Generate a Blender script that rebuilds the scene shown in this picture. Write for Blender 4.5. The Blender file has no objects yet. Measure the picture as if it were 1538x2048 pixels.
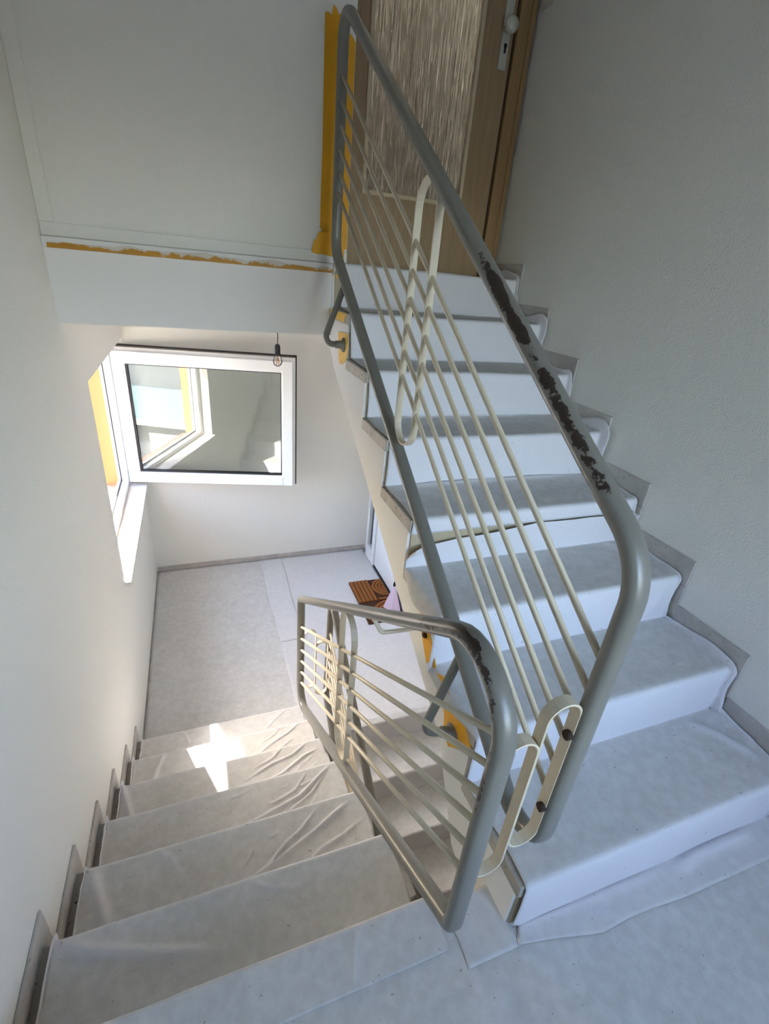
import bpy, bmesh, math, random
import numpy as np
from mathutils import Vector, Matrix, noise

random.seed(7)
SC = bpy.context.scene
COL = SC.collection

# ------------------------------------------------------------------ camera
cam_data = bpy.data.cameras.new('camera')
cam_data.sensor_fit = 'HORIZONTAL'
cam_data.sensor_width = 36.0
cam_data.lens = 963.21 * 36.0 / 1538.0
cam_data.clip_start = 0.01
cam_data.clip_end = 200
cam = bpy.data.objects.new('camera', cam_data)
COL.objects.link(cam)
ROW = [(0.93587168, -0.34186999, 0.08525902), (-0.08124968, -0.44485507, -0.89190944), (0.34284498, 0.82778552, -0.44410409)]
cam.matrix_world = Matrix((
    (ROW[0][0], -ROW[1][0], -ROW[2][0], 0.0),
    (ROW[0][1], -ROW[1][1], -ROW[2][1], -0.53183),
    (ROW[0][2], -ROW[1][2], -ROW[2][2], 1.38610),
    (0, 0, 0, 1)))
SC.camera = cam

# ------------------------------------------------------------------ sky, sun, exposure
world = bpy.data.worlds.new('sky')
SC.world = world
world.use_nodes = True
wn = world.node_tree.nodes
wl = world.node_tree.links
bg = wn['Background']
sky = wn.new('ShaderNodeTexSky')
sky.sky_type = 'NISHITA'
sky.sun_disc = False
sky.sun_elevation = math.radians(34.5)
sky.sun_rotation = math.radians(-25)
sky.air_density = 1.0
sky.dust_density = 2.0
sky.ozone_density = 1.0
hs = wn.new('ShaderNodeHueSaturation')
hs.inputs['Saturation'].default_value = 0.95
wl.new(sky.outputs['Color'], hs.inputs['Color'])
wl.new(hs.outputs['Color'], bg.inputs['Color'])
bg.inputs['Strength'].default_value = 1.0

sun_data = bpy.data.lights.new('sun', 'SUN')
sun_data.energy = 11.0
sun_data.color = (1.0, 0.96, 0.90)
sun_data.angle = math.radians(0.53)
sun = bpy.data.objects.new('sun', sun_data)
COL.objects.link(sun)
sun.rotation_euler = Vector((0.36, -1.0, -0.73)).to_track_quat('-Z', 'Y').to_euler()
sun.location = (-3, 6, 8)

def portal(name, loc, rot, sx, sy):
    d = bpy.data.lights.new(name, 'AREA')
    d.shape = 'RECTANGLE'
    d.size = sx
    d.size_y = sy
    d.cycles.is_portal = True
    o = bpy.data.objects.new(name, d)
    o.location = loc
    o.rotation_euler = rot
    COL.objects.link(o)
portal('window_portal', (-0.66, 2.8175, 0.235), (0, math.radians(-90), 0), 1.15, 1.465)
portal('near_window_portal', (0.975, -1.62, 1.325), (math.radians(90), 0, 0), 1.05, 1.45)

SC.view_settings.view_transform = 'Standard'
SC.view_settings.look = 'None'
SC.view_settings.gamma = 1.0
SC.view_settings.use_curve_mapping = False
SC.view_settings.exposure = 1.62
SC.cycles.use_light_tree = False
SC.cycles.max_bounces = 8
SC.cycles.diffuse_bounces = 5
SC.cycles.glossy_bounces = 3
SC.cycles.transmission_bounces = 6
SC.cycles.transparent_max_bounces = 6
SC.cycles.caustics_reflective = False
SC.cycles.caustics_refractive = False
SC.cycles.use_adaptive_sampling = True
SC.cycles.adaptive_threshold = 0.06
SC.cycles.sample_clamp_indirect = 8.0

# ------------------------------------------------------------------ main measures
H = 0.175            # riser
D = 0.2631           # going
XL, XR = -0.4776, 1.5295
XI = 0.589           # free edge of the flight going up
XE = 0.445           # free edge of the flight going down
YR = -0.118          # first riser of the flight going up
ZF = -7 * H          # lower hall floor
YF = 3.5695          # far wall
YS = 1.745           # front of the upper slab
ZC = 4.0             # ceiling
YN = -1.6            # wall behind the camera
YL0 = 1.455          # top riser of the flight below
def yr(k): return YR + (k - 1) * D

# ------------------------------------------------------------------ helpers
def link(name, me, mat=None, parent=None):
    o = bpy.data.objects.new(name, me)
    COL.objects.link(o)
    if mat is not None:
        me.materials.append(mat)
    if parent is not None:
        o.parent = parent
        if parent.type == 'EMPTY':
            o.matrix_parent_inverse = Matrix.Translation(-Vector(parent.location))
    return o

def from_bm(name, bm, mat, parent=None, smooth=False, bevel=0.0):
    me = bpy.data.meshes.new(name)
    bmesh.ops.recalc_face_normals(bm, faces=bm.faces)
    bm.to_mesh(me)
    bm.free()
    if smooth:
        for p in me.polygons: p.use_smooth = True
    o = link(name, me, mat, parent)
    if bevel:
        m = o.modifiers.new('bevel', 'BEVEL')
        m.width = bevel
        m.segments = 2
        m.limit_method = 'ANGLE'
    return o

def add_box(bm, x0, x1, y0, y1, z0, z1):
    vs = [bm.verts.new((x, y, z)) for x in (x0, x1) for y in (y0, y1) for z in (z0, z1)]
    for f in ((0, 1, 3, 2), (4, 6, 7, 5), (0, 4, 5, 1), (2, 3, 7, 6), (0, 2, 6, 4), (1, 5, 7, 3)):
        bm.faces.new([vs[i] for i in f])

def box(name, x0, x1, y0, y1, z0, z1, mat, parent=None, bevel=0.0):
    bm = bmesh.new()
    add_box(bm, x0, x1, y0, y1, z0, z1)
    return from_bm(name, bm, mat, parent, bevel=bevel)

def boxes(name, lst, mat, parent=None, bevel=0.0):
    bm = bmesh.new()
    for b in lst: add_box(bm, *b)
    return from_bm(name, bm, mat, parent, bevel=bevel)

def add_prism(bm, pts, to3, a, b):
    """polygon pts (2D) extruded from a to b; to3(p, q, t) gives the 3D point"""
    n = len(pts)
    A = [bm.verts.new(to3(p[0], p[1], a)) for p in pts]
    B = [bm.verts.new(to3(p[0], p[1], b)) for p in pts]
    bm.faces.new(A)
    bm.faces.new(B[::-1])
    for i in range(n):
        bm.faces.new((A[i], B[i], B[(i + 1) % n], A[(i + 1) % n]))

def prism_x(name, yz, x0, x1, mat, parent=None, bevel=0.0):
    bm = bmesh.new()
    add_prism(bm, yz, lambda p, q, t: (t, p, q), x0, x1)
    return from_bm(name, bm, mat, parent, bevel=bevel)

def prism_y(name, xz, y0, y1, mat, parent=None, bevel=0.0):
    bm = bmesh.new()
    add_prism(bm, xz, lambda p, q, t: (p, t, q), y0, y1)
    return from_bm(name, bm, mat, parent, bevel=bevel)

def prism_z(name, xy, z0, z1, mat, parent=None, bevel=0.0):
    bm = bmesh.new()
    add_prism(bm, xy, lambda p, q, t: (p, q, t), z0, z1)
    return from_bm(name, bm, mat, parent, bevel=bevel)

def empty(name, loc=(0, 0, 0)):
    o = bpy.data.objects.new(name, None)
    o.location = loc
    o.empty_display_size = 0.05
    COL.objects.link(o)
    return o

def tag(o, label=None, cat=None, group=None, kind=None):
    if label: o['label'] = label
    if cat: o['category'] = cat
    if group: o['group'] = group
    if kind: o['kind'] = kind
    return o

def fillet(pts, radii, closed=True, seg=8):
    """round the corners of a 3D polyline"""
    n = len(pts)
    out = []
    P = [Vector(p) for p in pts]
    for i in range(n):
        r = radii[i] if hasattr(radii, '__len__') else radii
        if (not closed and i in (0, n - 1)) or r <= 0:
            out.append(P[i])
            continue
        a = (P[i - 1] - P[i]).normalized()
        b = (P[(i + 1) % n] - P[i]).normalized()
        ang = a.angle(b)
        t = r / math.tan(ang / 2)
        c = P[i] + (a + b).normalized() * (r / math.sin(ang / 2))
        s = P[i] + a * t
        e = P[i] + b * t
        v0 = s - c
        v1 = e - c
        tot = v0.angle(v1)
        for j in range(seg + 1):
            f = j / seg
            v = v0 * (math.sin((1 - f) * tot) / math.sin(tot)) + v1 * (math.sin(f * tot) / math.sin(tot))
            out.append(c + v)
    return out

def resample(pts, step, closed):
    out = []
    n = len(pts)
    m = n if closed else n - 1
    for i in range(m):
        a, b = pts[i], pts[(i + 1) % n]
        k = max(1, int(math.ceil((b - a).length / step)))
        for j in range(k): out.append(a.lerp(b, j / k))
    if not closed: out.append(pts[-1])
    return out

def sweep(name, pts, mat, parent, w, t, ref=(1, 0, 0), closed=False, sides=14, power=2.6, caps=True, wear=None, smooth=True):
    """sweep an oval (w along ref, t across) along pts"""
    ref = Vector(ref)
    n = len(pts)
    verts, faces, wv = [], [], []
    L = 0.0
    for i in range(n):
        a = pts[i - 1] if (closed or i > 0) else pts[i]
        b = pts[(i + 1) % n] if (closed or i < n - 1) else pts[i]
        tan = (b - a).normalized()
        r = (ref - tan * ref.dot(tan)).normalized()
        u = tan.cross(r).normalized()
        for j in range(sides):
            th = 2 * math.pi * j / sides
            c, s = math.cos(th), math.sin(th)
            cx = math.copysign(abs(c) ** (2 / power), c) * w / 2
            cy = math.copysign(abs(s) ** (2 / power), s) * t / 2
            verts.append(pts[i] + r * cx + u * cy)
            if wear: wv.append(wear(pts[i], th, (r * cx + u * cy).normalized()))
    m = n if closed else n - 1
    for i in range(m):
        for j in range(sides):
            k = (i + 1) % n
            faces.append((i * sides + j, i * sides + (j + 1) % sides, k * sides + (j + 1) % sides, k * sides + j))
    if caps and not closed:
        faces.append(tuple(range(sides))[::-1])
        faces.append(tuple((n - 1) * sides + j for j in range(sides)))
    me = bpy.data.meshes.new(name)
    me.from_pydata([tuple(v) for v in verts], [], faces)
    bm = bmesh.new(); bm.from_mesh(me); bmesh.ops.recalc_face_normals(bm, faces=bm.faces); bm.to_mesh(me); bm.free()
    if wear:
        at = me.attributes.new('wear', 'FLOAT', 'POINT')
        at.data.foreach_set('value', wv)
    if smooth:
        for p in me.polygons: p.use_smooth = len(p.vertices) == 4
    return link(name, me, mat, parent)

def lathe(name, prof, mat, parent, origin, axis=(0, 0, 1), seg=20):
    """prof: list of (radius, height) along axis from origin"""
    q = Vector((0, 0, 1)).rotation_difference(Vector(axis).normalized())
    O = Vector(origin)
    bm = bmesh.new()
    rings = []
    for r, h in prof:
        if r < 1e-6:
            rings.append([bm.verts.new(O + q @ Vector((0, 0, h)))])
        else:
            rings.append([bm.verts.new(O + q @ Vector((r * math.cos(2 * math.pi * j / seg), r * math.sin(2 * math.pi * j / seg), h))) for j in range(seg)])
    for a, b in zip(rings, rings[1:]):
        for j in range(seg):
            k = (j + 1) % seg
            if len(a) == 1 and len(b) > 1: bm.faces.new((a[0], b[k], b[j]))
            elif len(b) == 1 and len(a) > 1: bm.faces.new((a[j], a[k], b[0]))
            elif len(a) > 1: bm.faces.new((a[j], a[k], b[k], b[j]))
    if len(rings[0]) > 1: bm.faces.new(rings[0][::-1])
    if len(rings[-1]) > 1: bm.faces.new(rings[-1])
    return from_bm(name, bm, mat, parent, smooth=True)

# ------------------------------------------------------------------ materials
def srgb(r, g, b):
    f = lambda c: (c / 255 / 12.92) if c / 255 <= 0.04045 else ((c / 255 + 0.055) / 1.055) ** 2.4
    return (f(r), f(g), f(b), 1.0)

class M:
    def __init__(s, name, rough=0.5, metallic=0.0):
        s.m = bpy.data.materials.new(name)
        s.m.use_nodes = True
        s.n = s.m.node_tree.nodes
        s.l = s.m.node_tree.links
        s.b = s.n['Principled BSDF']
        s.b.inputs['Roughness'].default_value = rough
        s.b.inputs['Metallic'].default_value = metallic
        s.tc = None
    def co(s, scale=(1, 1, 1)):
        if s.tc is None: s.tc = s.n.new('ShaderNodeTexCoord')
        mp = s.n.new('ShaderNodeMapping')
        mp.inputs['Scale'].default_value = scale
        s.l.new(s.tc.outputs['Object'], mp.inputs['Vector'])
        return mp.outputs['Vector']
    def noise(s, scale, detail=4, rough=0.55, stretch=(1, 1, 1), out='Fac'):
        t = s.n.new('ShaderNodeTexNoise')
        t.inputs['Scale'].default_value = scale
        t.inputs['Detail'].default_value = detail
        t.inputs['Roughness'].default_value = rough
        s.l.new(s.co(stretch), t.inputs['Vector'])
        return t.outputs[out]
    def ramp(s, fac, stops):
        r = s.n.new('ShaderNodeValToRGB')
        cr = r.color_ramp
        cr.elements[0].position, cr.elements[0].color = stops[0][0], stops[0][1]
        cr.elements[1].position, cr.elements[1].color = stops[-1][0], stops[-1][1]
        for p, c in stops[1:-1]:
            e = cr.elements.new(p)
            e.color = c
        s.l.new(fac, r.inputs['Fac'])
        return r.outputs['Color']
    def mix(s, fac, a, b, mode='MIX'):
        m = s.n.new('ShaderNodeMix')
        m.data_type = 'RGBA'
        m.blend_type = mode
        for sock, v in ((m.inputs[0], fac), (m.inputs[6], a), (m.inputs[7], b)):
            if isinstance(v, (float, int)): sock.default_value = v
            elif isinstance(v, tuple): sock.default_value = v
            else: s.l.new(v, sock)
        return m.outputs[2]
    def math(s, op, a, b=None):
        m = s.n.new('ShaderNodeMath')
        m.operation = op
        for i, v in enumerate((a, b)):
            if v is None: continue
            if isinstance(v, (float, int)): m.inputs[i].default_value = v
            else: s.l.new(v, m.inputs[i])
        return m.outputs[0]
    def attr(s, name):
        a = s.n.new('ShaderNodeAttribute')
        a.attribute_name = name
        return a.outputs['Fac']
    def color(s, c):
        if isinstance(c, tuple): s.b.inputs['Base Color'].default_value = c
        else: s.l.new(c, s.b.inputs['Base Color'])
        return s
    def bump(s, h, strength=0.3, dist=0.002):
        b = s.n.new('ShaderNodeBump')
        b.inputs['Strength'].default_value = strength
        b.inputs['Distance'].default_value = dist
        s.l.new(h, b.inputs['Height'])
        s.l.new(b.outputs['Normal'], s.b.inputs['Normal'])
        return s

def matte(m):
    """plain diffuse shader for chalky surfaces"""
    d = m.n.new('ShaderNodeBsdfDiffuse')
    m.l.new(d.outputs[0], m.n['Material Output'].inputs['Surface'])
    m.n.remove(m.b)
    class B: inputs = {'Base Color': d.inputs['Color'], 'Normal': d.inputs['Normal']}
    m.b = B
    return m

def plaster(name, c, strength=0.55):
    m = matte(M(name, 0.9))
    big = m.noise(1.3, 1)
    m.color(m.mix(m.math('MULTIPLY', big, 0.25), c, tuple(x * 0.93 for x in c[:3]) + (1,)))
    fine = m.noise(170, 1, 0.6)
    mid = m.noise(45, 2, 0.5)
    m.bump(m.math('ADD', fine, m.math('MULTIPLY', mid, 0.7)), strength, 0.0025)
    return m.m
MAT_WALL = plaster('white_wall_plaster', srgb(236, 233, 225))
MAT_SLAB = plaster('white_slab_paint', srgb(232, 229, 226), 0.12)
MAT_SOFFIT = plaster('white_stair_soffit', srgb(234, 232, 227), 0.1)
MAT_CEIL = plaster('white_ceiling', srgb(235, 235, 230), 0.15)
MAT_ORANGE = plaster('apricot_exterior_render', srgb(186, 142, 92), 0.5)
MAT_GREYPLASTER = plaster('pale_exterior_render', srgb(215, 212, 205), 0.4)

def stone(name, a, b, speck):
    m = M(name, 0.45)
    n1 = m.noise(9, 8, 0.65)
    base = m.ramp(n1, [(0.3, a), (0.7, b)])
    n2 = m.noise(60, 3, 0.5)
    f = m.ramp(n2, [(0.60, (0, 0, 0, 1)), (0.68, (1, 1, 1, 1))])
    m.color(m.mix(f, base, speck))
    m.bump(n2, 0.08, 0.001)
    return m.m
MAT_STONE = stone('grey_marble_stone', srgb(150, 143, 136), srgb(186, 180, 172), srgb(160, 152, 144))
MAT_SKIRT = stone('grey_skirting_stone', srgb(172, 166, 160), srgb(204, 198, 191), srgb(176, 168, 160))
MAT_SILL = stone('warm_sill_stone', srgb(196, 186, 176), srgb(220, 214, 206), srgb(190, 178, 165))

def tread_end():
    m = M('speckled_tread_edge', 0.6)
    n1 = m.noise(12, 6, 0.6)
    base = m.ramp(n1, [(0.3, srgb(160, 152, 140)), (0.7, srgb(192, 185, 172))])
    f = m.ramp(m.noise(75, 2, 0.5), [(0.66, (0, 0, 0, 1)), (0.70, (1, 1, 1, 1))])
    m.color(m.mix(f, base, srgb(52, 44, 38)))
    return m.m
MAT_TREAD = tread_end()

def plain(name, c, rough=0.5, metallic=0.0, vary=0.0, scale=20):
    m = M(name, rough, metallic)
    if vary:
        m.color(m.mix(m.noise(scale, 4), c, tuple(x * (1 - vary) for x in c[:3]) + (1,)))
    else:
        m.color(c)
    return m.m
MAT_RISER = plain('beige_riser_board', srgb(196, 180, 150), 0.7, vary=0.25)
MAT_CREAM = plain('cream_enamel', srgb(224, 210, 184), 0.35, vary=0.1, scale=40)
MAT_WHITEPVC = plain('white_window_profile', srgb(236, 236, 236), 0.35)
MAT_DARKSEAL = plain('black_rubber_seal', srgb(28, 26, 26), 0.6)
MAT_GREYSEAL = plain('worn_grey_seal', srgb(150, 140, 128), 0.7, vary=0.5, scale=30)
MAT_BLACK = plain('black_plastic', srgb(22, 22, 24), 0.45)
MAT_CHROME = plain('brushed_screw_metal', srgb(190, 188, 182), 0.35, 0.9)
MAT_ALU = plain('pale_anodised_aluminium', srgb(205, 205, 192), 0.4, 0.35)
MAT_PINK = plain('pale_pink_cloth', srgb(214, 190, 206), 0.9, vary=0.1)
MAT_ASPHALT = plain('pale_paving', srgb(128, 129, 130), 0.9, vary=0.2, scale=2)
MAT_GLASSDARK = plain('dark_window_glass', srgb(60, 66, 72), 0.08)
MAT_SHADOWGAP = plain('dark_brown_gap', srgb(58, 40, 28), 0.8)
MAT_ROOF = plain('terracotta_roof', srgb(168, 92, 66), 0.8, vary=0.3, scale=8)

def paint_grey():
    m = M('worn_grey_enamel', 0.32)
    paint = m.mix(m.noise(25, 4), srgb(119, 116, 109), srgb(130, 126, 117))
    w = m.attr('wear')
    big = m.noise(7, 3, 0.6)
    chips = m.noise(34, 6, 0.72)
    h = m.math('ADD', m.math('MULTIPLY', chips, 0.7), m.math('MULTIPLY', big, 0.45))
    thr = m.math('GREATER_THAN', m.math('ADD', h, m.math('MULTIPLY', w, 0.42)), 0.90)
    dark = m.mix(m.noise(90, 3), srgb(40, 31, 26), srgb(66, 52, 44))
    m.color(m.mix(thr, paint, dark))
    m.bump(m.math('SUBTRACT', 1.0, thr), 0.5, 0.0006)
    return m.m
MAT_RAIL = paint_grey()

def tape(name, c1, c2, flake=False):
    m = M(name, 0.55)
    st = m.noise(14, 4, 0.6, stretch=(1, 1, 4))
    col = m.mix(st, c1, c2)
    if flake:
        sp = m.n.new('ShaderNodeSeparateXYZ')
        m.l.new(m.co(), sp.inputs[0])
        g = m.math('ADD', m.noise(16, 6, 0.65), m.math('MULTIPLY', m.math('SUBTRACT', sp.outputs[2], 1.377), 14.0))
        f = m.ramp(g, [(0.47, (0, 0, 0, 1)), (0.56, (1, 1, 1, 1))])
        col = m.mix(f, col, srgb(206, 196, 182))
    m.color(col)
    m.bump(st, 0.2, 0.001)
    return m.m
MAT_TAPE = tape('yellow_masking_tape', srgb(236, 172, 24), srgb(226, 160, 16))
MAT_TAPE_OLD = tape('flaking_yellow_tape', srgb(205, 150, 40), srgb(160, 108, 20), True)
MAT_TAPE_PALE = tape('pale_yellow_tape', srgb(240, 196, 92), srgb(232, 182, 70))

def fleece():
    m = matte(M('white_protective_fleece', 0.95))
    c = m.attr('contact')
    blot = m.noise(11, 4, 0.65)
    felt = m.noise(90, 2, 0.7)
    mid = m.noise(34, 3, 0.6)
    lay = m.mix(blot, srgb(200, 198, 194), srgb(222, 220, 217))
    lay = m.mix(m.ramp(mid, [(0.36, (0.36, 0.36, 0.36, 1)), (0.64, (0, 0, 0, 1))]), lay, srgb(182, 179, 175))
    free = m.mix(m.math('MULTIPLY', blot, 0.5), srgb(230, 227, 230), srgb(214, 211, 214))
    col = m.mix(c, free, lay)
    spk = m.ramp(m.noise(95, 1, 0.4), [(0.76, (0, 0, 0, 1)), (0.785, (1, 1, 1, 1))])
    col = m.mix(m.math('MULTIPLY', spk, 0.55), col, srgb(120, 116, 112))
    m.color(col)
    m.bump(m.math('ADD', felt, m.math('MULTIPLY', blot, 1.2)), 0.35, 0.0018)
    return m.m
MAT_FLEECE = fleece()

def wood(name, a, b):
    m = M(name, 0.45)
    g = m.noise(8, 5, 0.6, stretch=(9, 9, 0.7))
    m.color(m.ramp(g, [(0.3, a), (0.7, b)]))
    return m.m
MAT_DOORWOOD = wood('pale_beech_veneer', srgb(158, 130, 96), srgb(174, 146, 112))
MAT_FRAMEWOOD = wood('honey_door_frame', srgb(150, 118, 78), srgb(166, 134, 92))
MAT_BEAD = wood('light_glazing_bead', srgb(204, 186, 154), srgb(216, 198, 166))
MAT_CABINET = wood('brown_wardrobe_wood', srgb(88, 80, 71), srgb(112, 103, 92))

def ripple_glass():
    m = M('rippled_door_glass', 0.06)
    m.b.inputs['Transmission Weight'].default_value = 0.9
    m.b.inputs['IOR'].default_value = 1.35
    m.color(srgb(225, 225, 220))
    a = m.noise(48, 2, 0.5, stretch=(1.5, 1, 0.07))
    m.bump(a, 1.0, 0.019)
    out = m.n['Material Output']
    tr = m.n.new('ShaderNodeBsdfTransparent')
    mx = m.n.new('ShaderNodeMixShader')
    mx.inputs[0].default_value = 0.12
    m.l.new(m.b.outputs[0], mx.inputs[1])
    m.l.new(tr.outputs[0], mx.inputs[2])
    m.l.new(mx.outputs[0], out.inputs['Surface'])
    return m.m
MAT_RIPPLE = ripple_glass()

def pane_glass():
    m = M('window_pane_glass', 0.0)
    out = m.n['Material Output']
    tr = m.n.new('ShaderNodeBsdfTransparent')
    tr.inputs['Color'].default_value = (0.95, 0.985, 0.975, 1)
    gl = m.n.new('ShaderNodeBsdfGlossy')
    gl.inputs['Roughness'].default_value = 0.0
    fr = m.n.new('ShaderNodeFresnel')
    fr.inputs['IOR'].default_value = 1.95
    mx = m.n.new('ShaderNodeMixShader')
    m.l.new(fr.outputs[0], mx.inputs[0])
    m.l.new(tr.outputs[0], mx.inputs[1])
    m.l.new(gl.outputs[0], mx.inputs[2])
    m.l.new(mx.outputs[0], out.inputs['Surface'])
    return m.m
MAT_PANE = pane_glass()

def bulb_glass():
    m = M('clear_bulb_glass', 0.0)
    out = m.n['Material Output']
    tr = m.n.new('ShaderNodeBsdfTransparent')
    tr.inputs['Color'].default_value = (0.93, 0.90, 0.86, 1)
    gl = m.n.new('ShaderNodeBsdfGlossy')
    gl.inputs['Roughness'].default_value = 0.02
    fr = m.n.new('ShaderNodeFresnel')
    fr.inputs['IOR'].default_value = 1.25
    mx = m.n.new('ShaderNodeMixShader')
    m.l.new(fr.outputs[0], mx.inputs[0])
    m.l.new(tr.outputs[0], mx.inputs[1])
    m.l.new(gl.outputs[0], mx.inputs[2])
    m.l.new(mx.outputs[0], out.inputs['Surface'])
    return m.m
MAT_BULB = bulb_glass()
MAT_FILAMENT = plain('copper_filament', srgb(214, 128, 70), 0.4, 0.3)

def coir():
    m = M('brown_coir', 0.95)
    n = m.noise(120, 5, 0.7)
    m.color(m.ramp(n, [(0.3, srgb(110, 62, 24)), (0.7, srgb(176, 106, 48))]))
    m.bump(n, 0.8, 0.003)
    return m.m
MAT_COIR = coir()
MAT_COIRDARK = plain('dark_coir_backing', srgb(78, 42, 18), 0.95, vary=0.3, scale=90)

# ================================================================== STRUCTURE
# ---- left wall with the window opening
WY0, WY1, WZ0, WZ1 = 2.085, 3.55, -0.34, 0.81
XO = -0.748
wall_left = boxes('wall_left', [
    (XO, XL, YN - 0.2, WY0, -2.9, ZC), (XO, XL, WY1, YF + 0.3, -2.9, ZC),
    (XO, XL, WY0, WY1, -2.9, WZ0), (XO, XL, WY0, WY1, WZ1, ZC)], MAT_WALL)
tag(wall_left, 'white textured plaster wall left of the descending stairs, holding the window', kind='structure')
boxes('exterior_reveal', [(XO - 0.012, -0.652, WY1 - 0.012, WY1 + 0.0, WZ0, WZ1), (XO - 0.012, -0.652, WY0, WY0 + 0.012, WZ0, WZ1),
                          (XO - 0.012, -0.652, WY0 + .012, WY1 - .012, WZ1 - 0.012, WZ1)], MAT_ORANGE, wall_left)
boxes('exterior_render', [(XO - 0.014, XO - 0.001, YN - 0.2, WY0, -4.2, ZC + .3), (XO - 0.014, XO - 0.001, WY1, YF + 0.3, -4.2, ZC + .3),
                          (XO - 0.014, XO - 0.001, WY0, WY1, -4.2, WZ0), (XO - 0.014, XO - 0.001, WY0, WY1, WZ1, ZC + .3)], MAT_ORANGE, wall_left)

wall_far = box('wall_far', XL, XR + 0.3, YF, YF + 0.3, -2.9, 1.107, MAT_WALL)
tag(wall_far, 'white textured far wall of the lower hall behind the open window sash', kind='structure')
wall_right = boxes('wall_right', [(XR, XR + 0.3, YN - 0.2, YF, -2.9, 1.33), (XR, XR + 0.3, YN - 0.2, 2.03, 1.33, ZC)], MAT_WALL)
tag(wall_right, 'white textured plaster wall right of the ascending stairs', kind='structure')
NW = (0.45, 1.5, 0.6, 2.05)      # window in the wall behind the viewer
wall_near = boxes('wall_near', [(XL, NW[0], YN - 0.3, YN, -2.9, ZC), (NW[1], XR, YN - 0.3, YN, -2.9, ZC),
                                (NW[0], NW[1], YN - 0.3, YN, -2.9, NW[2]), (NW[0], NW[1], YN - 0.3, YN, NW[3], ZC)], MAT_WALL)
tag(wall_near, 'white wall with a window at the back of the half landing', kind='structure')
tag(box('ceiling', XO, XR + 0.3, YN - 0.3, 4.6, ZC, ZC + 0.2, MAT_CEIL), 'white ceiling high above the stairwell', kind='structure')

# ---- upper slab, wall above it and wall round the apartment door
floor_upper = box('floor_upper', XL, XI + 0.06, YS, YF, 1.107, 1.40, MAT_SLAB)
tag(floor_upper, 'white painted edge of the upper floor slab over the lower hall', kind='structure')
box('slab_end', XI + 0.06, XR, 1.79, YF, 1.107, 1.39, MAT_SLAB, floor_upper)
box('plaster_ledge', XL, 0.655, YS - 0.014, YS - 0.0005, 1.362, 1.3995, MAT_SLAB, floor_upper, bevel=0.003)
wall_upper = box('wall_upper', XL, 0.655, YS + 0.012, 2.02, 1.40, ZC, MAT_WALL)
tag(wall_upper, 'white wall standing on the upper slab beside the apartment door', kind='structure')
boxes('raised_border', [(XL, XL + 0.045, YS + 0.004, YS + 0.0125, 1.445, ZC), (XL, 0.655, YS + 0.004, YS + 0.0125, 1.401, 1.445)], MAT_WALL, wall_upper, bevel=0.003)
wall_door = boxes('wall_door', [(0.655, XR, 1.975, 2.10, 3.42, ZC), (1.515, XR, 1.975, 2.10, 1.40, 3.42)], MAT_WALL)
tag(wall_door, 'white wall above the apartment door at the stair top', kind='structure')

# vestibule behind the door (seen only through the rippled glass)
for nm, b in (('wall_hallway_left', (0.2, 0.25, 2.1, 4.5, 1.38, 3.9)), ('wall_hallway_right', (2.3, 2.35, 2.1, 4.5, 1.38, 3.9)), ('wall_hallway_back', (0.2, 2.35, 4.5, 4.55, 1.38, 3.9)),
              ('floor_hallway', (0.2, 2.35, 2.02, 4.55, 1.33, 1.38)), ('ceiling_hallway', (0.2, 2.35, 2.02, 4.55, 3.9, 3.95)), ('wall_hallway_front', (1.83, 2.3, 2.03, 2.1, 1.38, 3.9))):
    tag(box(nm, *b, MAT_WALL), 'pale hallway surface glimpsed through the rippled door glass', kind='structure')
cab = empty('wardrobe', (1.4, 3.7, 1.38))
tag(cab, 'dim brown wardrobe blurred behind the rippled glass of the apartment door', 'wardrobe')
box('body', 0.95, 1.80, 3.45, 3.95, 1.38, 3.4, MAT_CABINET, cab)
box('door', 0.96, 1.39, 3.43, 3.45, 1.42, 3.38, MAT_CABINET, cab)
box('door', 1.40, 1.79, 3.43, 3.45, 1.42, 3.38, MAT_CABINET, cab)
hl = empty('hallway_fill_lamp', (0.46, 2.5, 3.9))  # unseen lamp, added to brighten the door glass and the wall beside it
tag(hl, 'added unseen fill lamp lighting the hallway behind the apartment door', 'lamp')
ml = M('fill_lamp_glow', 0.4)
ml.color(srgb(240, 236, 226))
ml.b.inputs['Emission Color'].default_value = (1, 0.98, 0.95, 1)
ml.b.inputs['Emission Strength'].default_value = 8.0
lathe('fill_lamp_body', [(0.18, 0.0), (0.18, -0.25), (0.14, -0.34), (0.0, -0.37)], ml.m, hl, (0.46, 2.5, 3.9))

# ---- landings
floor_landing = boxes('floor_landing', [(XL, XE, YN, -0.002, -0.22, -0.003), (XE, XR, YN, -0.03, -0.22, -0.003)], MAT_STONE)
tag(floor_landing, 'stone half landing between the two flights, covered in white fleece', kind='structure')
floor_lower = boxes('floor_lower', [(XL, 0.60, 6 * D + 0.02, YF, ZF - 0.2, ZF - 0.003), (0.60, XR, YL0 - 0.002, YF, ZF - 0.2, ZF - 0.003)], MAT_STONE)
tag(floor_lower, 'lower hall floor under white fleece sheets', kind='structure')
tag(box('floor_bottom', XL, XR, YN, YF, -2.9, -2.8, MAT_STONE), 'dim floor at the bottom of the stairwell', kind='structure')

# ---- flights: carcass, stone treads, riser boards
def flight(name, label, x0, x1, steps, sign, xedge):
    """steps: list of (y of nosing, z of tread top, y of the next riser)"""
    root = empty(name, (0.5 * (x0 + x1), steps[0][0], steps[0][1] - H))
    tag(root, label, kind='structure')
    return root

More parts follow.
